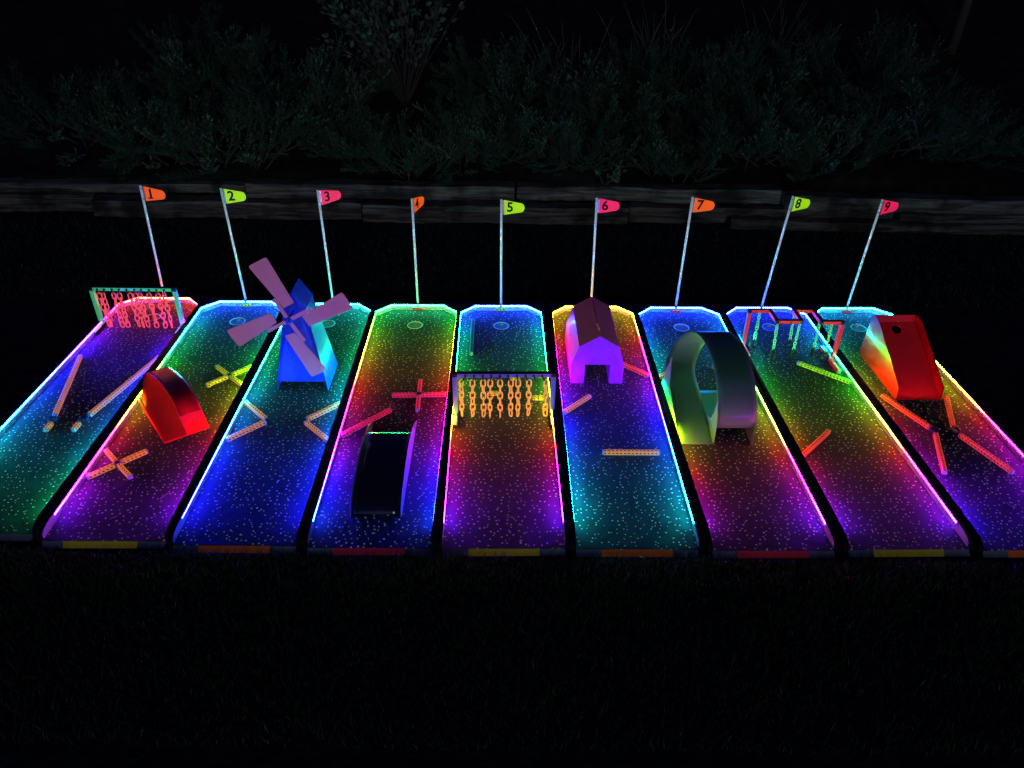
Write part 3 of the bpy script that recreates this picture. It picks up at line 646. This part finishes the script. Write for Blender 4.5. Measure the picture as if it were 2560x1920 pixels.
def PP(x, t): p = A_ + D_ * t; return (x, p.y, p.z)
for k in range(N_):
    a, a2 = 2 * math.pi * k / N_, 2 * math.pi * (k + 1) / N_
    def s2(a): c, s_ = math.cos(a), math.sin(a); t = .045 / max(abs(c), abs(s_)); return (t * c, t * s_)
    i0, i1 = (hr9 * math.cos(a), hr9 * math.sin(a)), (hr9 * math.cos(a2), hr9 * math.sin(a2)); e0, e1 = s2(a), s2(a2)
    b.face([PP(i0[0], cc + i0[1]), PP(e0[0], cc + e0[1]), PP(e1[0], cc + e1[1]), PP(i1[0], cc + i1[1])])
for xa, xb, ta, tb in ((-.1295, .1295, 0, cc - .045), (-.1295, -.045, cc - .045, cc + .045), (.045, .1295, cc - .045, cc + .045), (-.1295, .1295, cc + .045, LL)):
    b.face([PP(xa, ta), PP(xb, ta), PP(xb, tb), PP(xa, tb)])
b.build("ramp_sheet", "redin", r, solid=.003)
b = MB(); n9 = Vector((0, -D_.z, D_.y)); c9 = A_ + D_ * cc; v = []; f = []
for i in range(2):
    for k in range(24):
        a = 2 * math.pi * k / 24; p = c9 + Vector((1, 0, 0)) * .034 * math.cos(a) + D_ * .034 * math.sin(a) - n9 * (.003 + .07 * i); v.append(tuple(p))
f = [(k, (k + 1) % 24, 24 + (k + 1) % 24, 24 + k) for k in range(24)] + [tuple(range(24, 48))]
b.poly(v, f); b.build("added_dark_tube", "black", r)  # black tube added behind the hole so it looks dark inside

# ---------------------------------------------------------------- ground, lawn, bank
def soil_mat(name, c0, c1, scale, rough=.95):
    m = bpy.data.materials.new(name); m.use_nodes = True; n = m.node_tree; b = n.nodes["Principled BSDF"]; b.inputs["Roughness"].default_value = rough
    b.inputs["Specular IOR Level"].default_value = .2
    tc = n.nodes.new("ShaderNodeTexCoord"); no = n.nodes.new("ShaderNodeTexNoise"); no.inputs["Scale"].default_value = scale; no.inputs["Detail"].default_value = 8
    n.links.new(tc.outputs["Object"], no.inputs["Vector"]); cr = n.nodes.new("ShaderNodeValToRGB"); cr.color_ramp.elements[0].position = .35; cr.color_ramp.elements[1].position = .68
    cr.color_ramp.elements[0].color = c0; cr.color_ramp.elements[1].color = c1; n.links.new(no.outputs[0], cr.inputs[0]); n.links.new(cr.outputs[0], b.inputs["Base Color"])
    bp = n.nodes.new("ShaderNodeBump"); bp.inputs["Strength"].default_value = .8; bp.inputs["Distance"].default_value = .03; n.links.new(no.outputs[0], bp.inputs["Height"]); n.links.new(bp.outputs[0], b.inputs["Normal"])
    return m
M["soil"] = soil_mat("turf_soil", (.012, .013, .016, 1), (.034, .038, .034, 1), 18)
M["banksoil"] = soil_mat("bank_soil", (.008, .007, .005, 1), (.03, .026, .02, 1), 9)
M["wood"] = None
def wood_mat():
    m = bpy.data.materials.new("weathered_timber"); m.use_nodes = True; n = m.node_tree; b = n.nodes["Principled BSDF"]; b.inputs["Roughness"].default_value = .85
    tc = n.nodes.new("ShaderNodeTexCoord"); oi = n.nodes.new("ShaderNodeObjectInfo"); ad = n.nodes.new("ShaderNodeVectorMath"); ad.operation = 'ADD'
    n.links.new(tc.outputs["Object"], ad.inputs[0]); n.links.new(oi.outputs["Location"], ad.inputs[1])
    mp = n.nodes.new("ShaderNodeMapping"); mp.inputs["Scale"].default_value = (1.1, 16, 16); n.links.new(ad.outputs[0], mp.inputs[0])
    g = n.nodes.new("ShaderNodeTexNoise"); g.inputs["Scale"].default_value = 1.3; g.inputs["Detail"].default_value = 10; g.inputs["Distortion"].default_value = 1.6; n.links.new(mp.outputs[0], g.inputs["Vector"])
    p = n.nodes.new("ShaderNodeTexNoise"); p.inputs["Scale"].default_value = 3.5; p.inputs["Detail"].default_value = 5; n.links.new(ad.outputs[0], p.inputs["Vector"])
    cr = n.nodes.new("ShaderNodeValToRGB"); cr.color_ramp.elements[0].position = .34; cr.color_ramp.elements[1].position = .66; cr.color_ramp.elements[0].color = (.03, .028, .025, 1); cr.color_ramp.elements[1].color = (.27, .235, .18, 1)
    n.links.new(g.outputs[0], cr.inputs[0])
    c2 = n.nodes.new("ShaderNodeValToRGB"); c2.color_ramp.elements[0].position = .38; c2.color_ramp.elements[1].position = .52; c2.color_ramp.elements[0].color = (.25, .22, .2, 1); c2.color_ramp.elements[1].color = (1, 1, 1, 1)
    n.links.new(p.outputs[0], c2.inputs[0])
    mx = n.nodes.new("ShaderNodeMix"); mx.data_type = 'RGBA'; mx.blend_type = 'MULTIPLY'; mx.inputs[0].default_value = 1; n.links.new(cr.outputs[0], mx.inputs[6]); n.links.new(c2.outputs[0], mx.inputs[7])
    n.links.new(mx.outputs[2], b.inputs["Base Color"])
    bp = n.nodes.new("ShaderNodeBump"); bp.inputs["Strength"].default_value = .9; bp.inputs["Distance"].default_value = .02; n.links.new(g.outputs[0], bp.inputs["Height"]); n.links.new(bp.outputs[0], b.inputs["Normal"])
    return m
M["wood"] = wood_mat()
GZ = -.026
b = MB(); b.face([(-60, -40, GZ), (60, -40, GZ), (60, 90, GZ), (-60, 90, GZ)]); tag(b.build("ground", "soil"), kind="structure")
def bank_z(x, y):
    t = max(0, y - 6.78); return .22 + t * .34 + .05 * math.sin(x * 2.1 + y) + .04 * math.sin(x * 5.3 - y * 3) if t < 9 else .22 + 9 * .34
b = MB(); NX, NY = 90, 40; v = []; fc = []
for j in range(NY + 1):
    for i in range(NX + 1):
        x = -14 + 28 * i / NX; y = 6.78 + 12 * (j / NY) ** 1.5; v.append((x, y, bank_z(x, y) if j else GZ - .01))
for j in range(NY):
    for i in range(NX): a = j * (NX + 1) + i; fc.append((a, a + 1, a + NX + 2, a + NX + 1))
b.poly(v, fc); tag(b.build("bank", "banksoil", smooth=True), kind="structure")

M["grass"] = mat("grass_blade", (.05, .07, .03), .6, spec=.25)
M["straw_and_spill"] = mat("dry_and_spill_grass", (.16, .15, .10), .6, spec=.25)
def grass(name, x0, x1, y0, y1, n, hmin, hmax, m, kind="stuff", fade=None):
    b = MB(); v = []; f = []; mi = []
    for i in range(n):
        x = random.uniform(x0, x1); y =  y1 - (y1 - y0) * (random.random() ** (fade or 1)) if fade else random.uniform(y0, y1)
        if x < -6 or False: pass
        h = random.uniform(hmin, hmax); h *= (.75 + .45 * math.sin(x * 3.1 + 1.7 * math.sin(y * 4)) ** 2) * (1.25 if 2.25 < y < 2.46 else 1); a = random.uniform(0, 6.283); wv = random.uniform(.0012, .0026); ln = random.uniform(.1, 1.1) * h; la = random.uniform(0, 6.283)
        dx, dy = math.cos(a) * wv, math.sin(a) * wv; lx, ly = math.cos(la) * ln, math.sin(la) * ln; k = len(v)
        v += [(x - dx, y - dy, GZ), (x + dx, y + dy, GZ), (x + lx * .35 + dx * .8, y + ly * .35 + dy * .8, GZ + h * .62), (x + lx * .35 - dx * .8, y + ly * .35 - dy * .8, GZ + h * .62), (x + lx, y + ly, GZ + h)]
        f += [(k, k + 1, k + 2, k + 3), (k + 3, k + 2, k + 4)]; s_ = 1 if random.random() < (.45 if 2.30 < y < 2.46 else .05) else 0; mi += [s_, s_]  # extra pale blades at the lane fronts imitate LED light spill
    b.v, b.f, b.mi = v, f, mi; b.uv = [[(0, 0)] * len(q) for q in f]; b.col = [(0, 0, 0, 1)] * len(f)
    return tag(b.build(name, [m, "straw_and_spill"]), kind=kind)
o = grass("lawn_grass", -3.3, 3.3, 1.55, 2.445, 44000, .022, .042, "grass", fade=1.6); tag(o, "short lawn grass in front of the lanes", "grass")
o = grass("lawn_grass", -5, 5, 4.93, 6.45, 18000, .018, .045, "grass"); tag(o, "short lawn grass between the lanes and the timber wall", "grass")

# timber retaining wall: each sleeper a thing
def timber(x0, x1, y, z0, z1, d, label, turn=0):
    L_ = x1 - x0; n = 40; b = MB(); v = []; f = []
    cs = [(-1, -1), (-1, -.5), (-1, .0), (-1, .55), (-.93, 1), (0, 1.02), (1, 1), (1, 0), (1, -1)]
    for i in range(n + 1):
        t = i / n; x = -L_ / 2 + L_ * t; w1 = .004 * math.sin(x * 5 + y * 7) + random.uniform(-.003, .003)
        for cy, cz in cs:
            e = .96 if i in (0, n) else 1
            v.append((x, cy * d / 2 * e + w1 + random.uniform(-.003, .003), (z1 - z0) / 2 * cz * e + w1 + random.uniform(-.0035, .0035)))
    m_ = len(cs)
    for i in range(n):
        for j in range(m_): a, c = i * m_ + j, i * m_ + (j + 1) % m_; f.append((a, c, c + m_, a + m_))
    f += [tuple(range(m_)), tuple(range(n * m_, (n + 1) * m_))[::-1]]
    b.poly(v, f); o = b.build("landscape_timber", "wood"); o.location = ((x0 + x1) / 2, y, (z0 + z1) / 2); o.rotation_euler = (random.uniform(-.02, .02), 0, turn)
    return tag(o, label, "timber", "weathered timbers of the low retaining wall")
timber(-3.72, -1.35, 6.60, -.02, .129, .16, "lower timber behind flags 1, 2 and 3", .004)
timber(-1.33, 1.00, 6.56, -.02, .129, .16, "lower timber in the middle, behind flags 4 and 5", .003)
timber(1.02, 3.35, 6.63, -.02, .115, .15, "dark lower timber behind flags 7 and 8", -.010)
timber(1.9, 4.6, 6.47, -.03, .055, .12, "half-buried reddish timber at the foot of the wall on the right", -.02)
timber(3.38, 5.7, 6.52, -.02, .115, .15, "lower timber at the right edge of the picture", -.02)
timber(-6.2, -3.75, 6.70, -.02, .129, .15, "lower timber at the far left, almost lost in the dark", .0)
timber(-4.80, -2.42, 6.80, .132, .212, .15, "upper timber at the left behind flag 1", .006)
timber(-7.2, -4.83, 6.83, .132, .205, .15, "upper timber at the far left edge", .0)
timber(-2.38, .00, 6.72, .132, .255, .16, "upper timber with a split face behind flags 3 and 4", -.004)
timber(.02, 2.36, 6.74, .132, .252, .16, "smooth upper timber behind flags 6 and 7", -.012)
timber(2.38, 5.1, 6.60, .116, .235, .16, "broad upper timber at the right behind flags 8 and 9", -.02)

# ---------------------------------------------------------------- juniper bushes, shrubs, grasses
M["needle"] = mat("juniper_needle", (.06, .12, .065), .55, spec=.4, mottled=.35, bscale=3)
M["needle2"] = mat("juniper_tip", (.27, .38, .25), .5, spec=.4)
M["twig"] = mat("twig_bark", (.10, .075, .06), .8)
M["leaf"] = mat("shrub_leaf", (.12, .17, .10), .42, spec=.5)
def juniper(seed, nb, rad, hh):
    rs = random.Random(seed); nd = MB(); tw = MB(); v, f, mi = [], [], []
    for k in range(nb):
        a = rs.uniform(0, 6.283); rr_ = rad * .55 * math.sqrt(rs.random()); el = rs.uniform(.1, 1.25); L_ = rad * rs.uniform(.35, .75)
        a2 = a + rs.uniform(-1.0, 1.0)
        d = Vector((math.cos(a2) * math.cos(el), math.sin(a2) * math.cos(el), math.sin(el))).normalized()
        p = Vector((math.cos(a) * rr_ * 1.25, math.sin(a) * rr_ * .8, rs.uniform(0, hh * .45) * (1 - rr_ / rad))); pts = [p.copy()]
        bend = Vector((rs.uniform(-.10, .10), rs.uniform(-.10, .10), rs.uniform(-.06, .16)))
        side = d.cross(Vector((rs.uniform(-.3, .3), rs.uniform(-.3, .3), 1))); side = side.normalized() if side.length > .1 else Vector((1, 0, 0))
        st = 8; m1 = 1 if rs.random() < .38 else 0
        for i in range(st):
            d = (d + bend + Vector((rs.uniform(-.16, .16), rs.uniform(-.16, .16), rs.uniform(-.12, .12)))).normalized(); p = p + d * L_ / st; pts.append(p.copy())
            if i < 1: continue
            for sgn in (-1, 1, 0):
                tl = L_ * rs.uniform(.22, .42) * (1.1 - i / st * .6)
                td = (d * rs.uniform(.6, 1.1) + side * sgn * rs.uniform(.5, 1.0) + Vector((rs.uniform(-.35, .35), rs.uniform(-.35, .35), rs.uniform(-.2, .4)))).normalized()
                q = p.copy()
                for j in range(8):
                    q = q + td * tl / 8; td = (td + Vector((rs.uniform(-.05, .05), rs.uniform(-.05, .05), .05))).normalized()
                    for z in range(4):
                        nl = rs.uniform(.014, .034) * (1.15 - j * .07); nd_ = (td * 1.0 + Vector((rs.uniform(-1, 1), rs.uniform(-1, 1), rs.uniform(-.7, 1)))).normalized()
                        wd = nd_.cross(Vector((rs.uniform(-1, 1), rs.uniform(-1, 1), rs.uniform(-1, 1)))).normalized() * rs.uniform(.0022, .0042); b0 = len(v)
                        v += [tuple(q - wd), tuple(q + wd), tuple(q + nd_ * nl)]; f.append((b0, b0 + 1, b0 + 2)); mi.append(1 if (m1 and j > 3 and rs.random() < .55) else 0)
        tw.tube(pts, .004, 5, rs=[.006 * (1 - i / len(pts)) + .0012 for i in range(len(pts))])
    for k in range(6):
        a = rs.uniform(0, 6.283); pts = [Vector((0, 0, 0))]; d = Vector((math.cos(a), math.sin(a) * .6, .5)).normalized()
        for i in range(6): d = (d + Vector((rs.uniform(-.3, .3), rs.uniform(-.3, .3), rs.uniform(-.2, .2)))).normalized(); pts.append(pts[-1] + d * rad * .12)
        tw.tube(pts, .008, 5)
    nd.v, nd.f, nd.mi = v, f, mi; nd.uv = [[(0, 0)] * 3] * len(f); nd.col = [(0, 0, 0, 1)] * len(f)
    root = bpy.data.objects.new("juniper_bush", None); COL.objects.link(root)
    nd.build("crown", ["needle", "needle2"], root); tw.build("branches", "twig", root, smooth=True); return root
protos = [juniper(11, 62, .72, .62), juniper(12, 70, .62, .50), juniper(13, 58, .85, .85), juniper(14, 60, .78, .5)]
spots = [ # x, y, rot, scale, proto, label
 (-2.62, 7.08, .3, 1.12, 0, "feathery juniper bush spilling over the timbers beside flag 2"),
 (-3.30, 7.35, 1.9, 1.05, 3, "dim juniper bush above flag 1"),
 (-2.10, 7.70, 4.0, 1.15, 2, "taller juniper branches rising between flags 2 and 3"),
 (-1.55, 7.30, 2.2, .80, 1, "low juniper clump above flag 3"),
 (-.95, 7.18, 2.9, .80, 3, "low juniper clump under the broad-leaved shrub"),
 (-.35, 7.25, 5.1, .90, 0, "juniper bush between flags 4 and 5"),
 (.15, 7.40, .9, .95, 2, "juniper bush above flag 5"),
 (.62, 7.08, 3.3, .80, 1, "low juniper hanging to the timber edge above flag 6"),
 (1.00, 7.75, 1.2, .95, 2, "taller juniper behind the weeds between flags 6 and 7"),
 (1.50, 7.25, 4.6, .92, 0, "juniper bush above flag 7"),
 (2.10, 7.35, 2.8, 1.05, 3, "juniper bush between flags 7 and 8"),
 (2.75, 7.25, .2, 1.05, 0, "bluish juniper bush above flag 8"),
 (3.45, 7.35, 5.6, 1.08, 3, "juniper bush above flag 9"),
 (-4.15, 7.50, 3.7, 1.0, 2, "faint juniper bush at the far left of the bank"),
 (4.20, 7.50, 2.0, .9, 1, "faint juniper bush at the far right of the bank"),
 (2.40, 8.05, 1.0, 1.1, 0, "dark juniper in the second row, above flag 8"),
 (-.15, 8.05, 2.5, 1.1, 1, "dark juniper in the second row, above flag 5"),
 (-3.00, 8.15, 5.0, 1.2, 0, "dark juniper in the second row, above flag 1"),
 (1.65, 8.15, 3.0, 1.1, 3, "dark juniper in the second row, above flag 7"),
 (3.35, 8.20, 4.2, 1.1, 2, "dark juniper in the second row, above flag 9"),
]
used = set()
for x, y, a, s, k, lab in spots:
    o = protos[k] if k not in used else copy_tree(protos[k]); used.add(k)
    y -= .10; o.location = (x, y, bank_z(x, y) - .03); o.rotation_euler = (0, 0, a); o.scale = (s, s, s); tag(o, lab, "bush", "juniper bushes on the bank")
def leafy(name, seed, nst, h, spread, nleaf, ll, label, cat, loc, trunk=False, lm="leaf"):
    rs = random.Random(seed); st = MB(); lf = MB()
    root = bpy.data.objects.new(name, None); COL.objects.link(root); root.location = loc; tag(root, label, cat)
    tops = []
    if trunk:
        st.tube([(0, 0, 0), (.03, 0, h * .35), (-.02, .02, h * .7), (.02, 0, h)], .05, 8, rs=[.06, .05, .04, .02])
    for k in range(nst):
        a = rs.uniform(0, 6.283); p = Vector((0, 0, h * rs.uniform(.3, .8) if trunk else 0)); d = Vector((math.cos(a) * spread, math.sin(a) * spread, 1)).normalized(); L_ = h * rs.uniform(.6, 1.1) * (.5 if trunk else 1); pts = [p.copy()]
        for i in range(12):
            d = (d + Vector((rs.uniform(-.16, .16), rs.uniform(-.16, .16), rs.uniform(-.05, .12)))).normalized(); p = p + d * L_ / 12; pts.append(p.copy())
            if i > 3:
                for z in range(nleaf):
                    ld = (d + Vector((rs.uniform(-1.2, 1.2), rs.uniform(-1.2, 1.2), rs.uniform(-.5, .8)))).normalized(); tl = rs.uniform(.01, .09); c = p + ld * tl
                    sd = ld.cross(Vector((rs.uniform(-1, 1), rs.uniform(-1, 1), rs.uniform(-.3, 1))).normalized()).normalized(); up = sd.cross(ld); l_ = ll * rs.uniform(.6, 1.1); w_ = l_ * .27
                    lf.poly([c, c + ld * l_ * .35 + sd * w_ + up * .002, c + ld * l_ * .35 - up * .003, c + ld * l_ * .35 - sd * w_ + up * .002, c + ld * l_ * .72 + sd * w_ * .7, c + ld * l_ * .72 - up * .003, c + ld * l_ * .72 - sd * w_ * .7, c + ld * l_ - up * .006],
                            [(0, 1, 2), (0, 2, 3), (1, 4, 5, 2), (2, 5, 6, 3), (4, 7, 5), (5, 7, 6)])
        st.tube(pts, .004, 5, rs=[.007 * (1 - i / 14) + .001 for i in range(len(pts))])
    st.build("trunk" if trunk else "stems", "twig", root, smooth=True); lf.build("crown", lm, root)
    return root
leafy("broadleaf_shrub", 21, 44, 1.60, .60, 3, .070, "broad-leaved shrub with pale oval leaves above the junipers, over flag 4", "shrub", (-1.10, 7.95, bank_z(-1.1, 7.95)))
leafy("weed_plant", 22, 9, .62, .35, 2, .060, "weedy plant with yellowish curled leaves above flag 7", "plant", (.66, 7.48, bank_z(.66, 7.48)))
leafy("young_tree", 23, 22, 2.2, .7, 2, .075, "thin-trunked young tree in the dark at the upper right corner", "tree", (4.75, 9.1, bank_z(4.75, 9.1)), trunk=True)
leafy("creeping_weed", 25, 5, .16, 1.6, 2, .05, "small leafy weed hanging over the upper timber left of flag 7", "plant", (.80, 6.74, .248))
def stalks(seed, x, y, n, h, label):
    rs = random.Random(seed); b = MB()
    for k in range(n):
        p = Vector((rs.uniform(-.22, .22), rs.uniform(-.15, .15), 0)); d = Vector((rs.uniform(-.35, .35), rs.uniform(-.3, .3), 1)).normalized(); L_ = h * rs.uniform(.5, 1.1); pts = [p.copy()]
        for i in range(8): d = (d + Vector((d.x * .10, d.y * .10, -.02))).normalized(); p = p + d * L_ / 8; pts.append(p.copy())
        b.tube(pts, .002, 4, rs=[.0024] * 6 + [.0034, .0034, .001])
    o = b.build("tall_grass", "straw_and_spill"); o.location = (x, y, bank_z(x, y) - .02); tag(o, label, "grass clump", "tall dry grasses on the bank")
stalks(1, .42, 7.9, 20, .95, "tall thin grass stalks rising above flag 6")
stalks(2, 1.30, 8.0, 22, 1.0, "tall thin grass stalks rising above flag 7")
stalks(3, 1.9, 7.7, 24, .6, "pale leaning grass tuft between flags 7 and 8")
stalks(4, -1.7, 7.4, 30, .5, "tangle of bare dry stems between flags 2 and 3")
stalks(5, .30, 7.2, 40, .38, "thin grass tuft at the edge of the bank between flags 5 and 6")
stalks(6, 2.6, 8.6, 14, 1.0, "sparse dark grass stalks above flag 8")

b = MB()
for n, x, y, a, l in ((2, .16, .30, 1.0, .05), (2, -.02, .15, .6, .035), (5, -.03, .80, -.6, .035), (5, .03, .20, .1, .03), (6, .05, .75, .4, .02), (7, .12, .45, .9, .03), (8, .0, 1.2, 2.0, .02), (1, .05, 1.05, .5, .03), (1, -.1, 1.3, 1.9, .03), (4, .1, 1.5, .3, .02), (9, .02, .3, 2.2, .03), (3, .05, 1.05, 1.1, .02)):
    p = Vector(at(n, x, y, .0025)); d = Vector((math.cos(a), math.sin(a), 0)); e = Vector((-d.y, d.x, 0))
    b.tube([p - d * l / 2, p - d * l * .1 + e * l * .08, p + d * l / 2 + Vector((0, 0, .003))], .0009, 5)
M["clip"] = mat("dry_clipping", (.45, .42, .32), .7)
tag(b.build("grass_clippings", "clip"), "stray dry grass clippings scattered on the lanes", "clippings", kind="stuff")
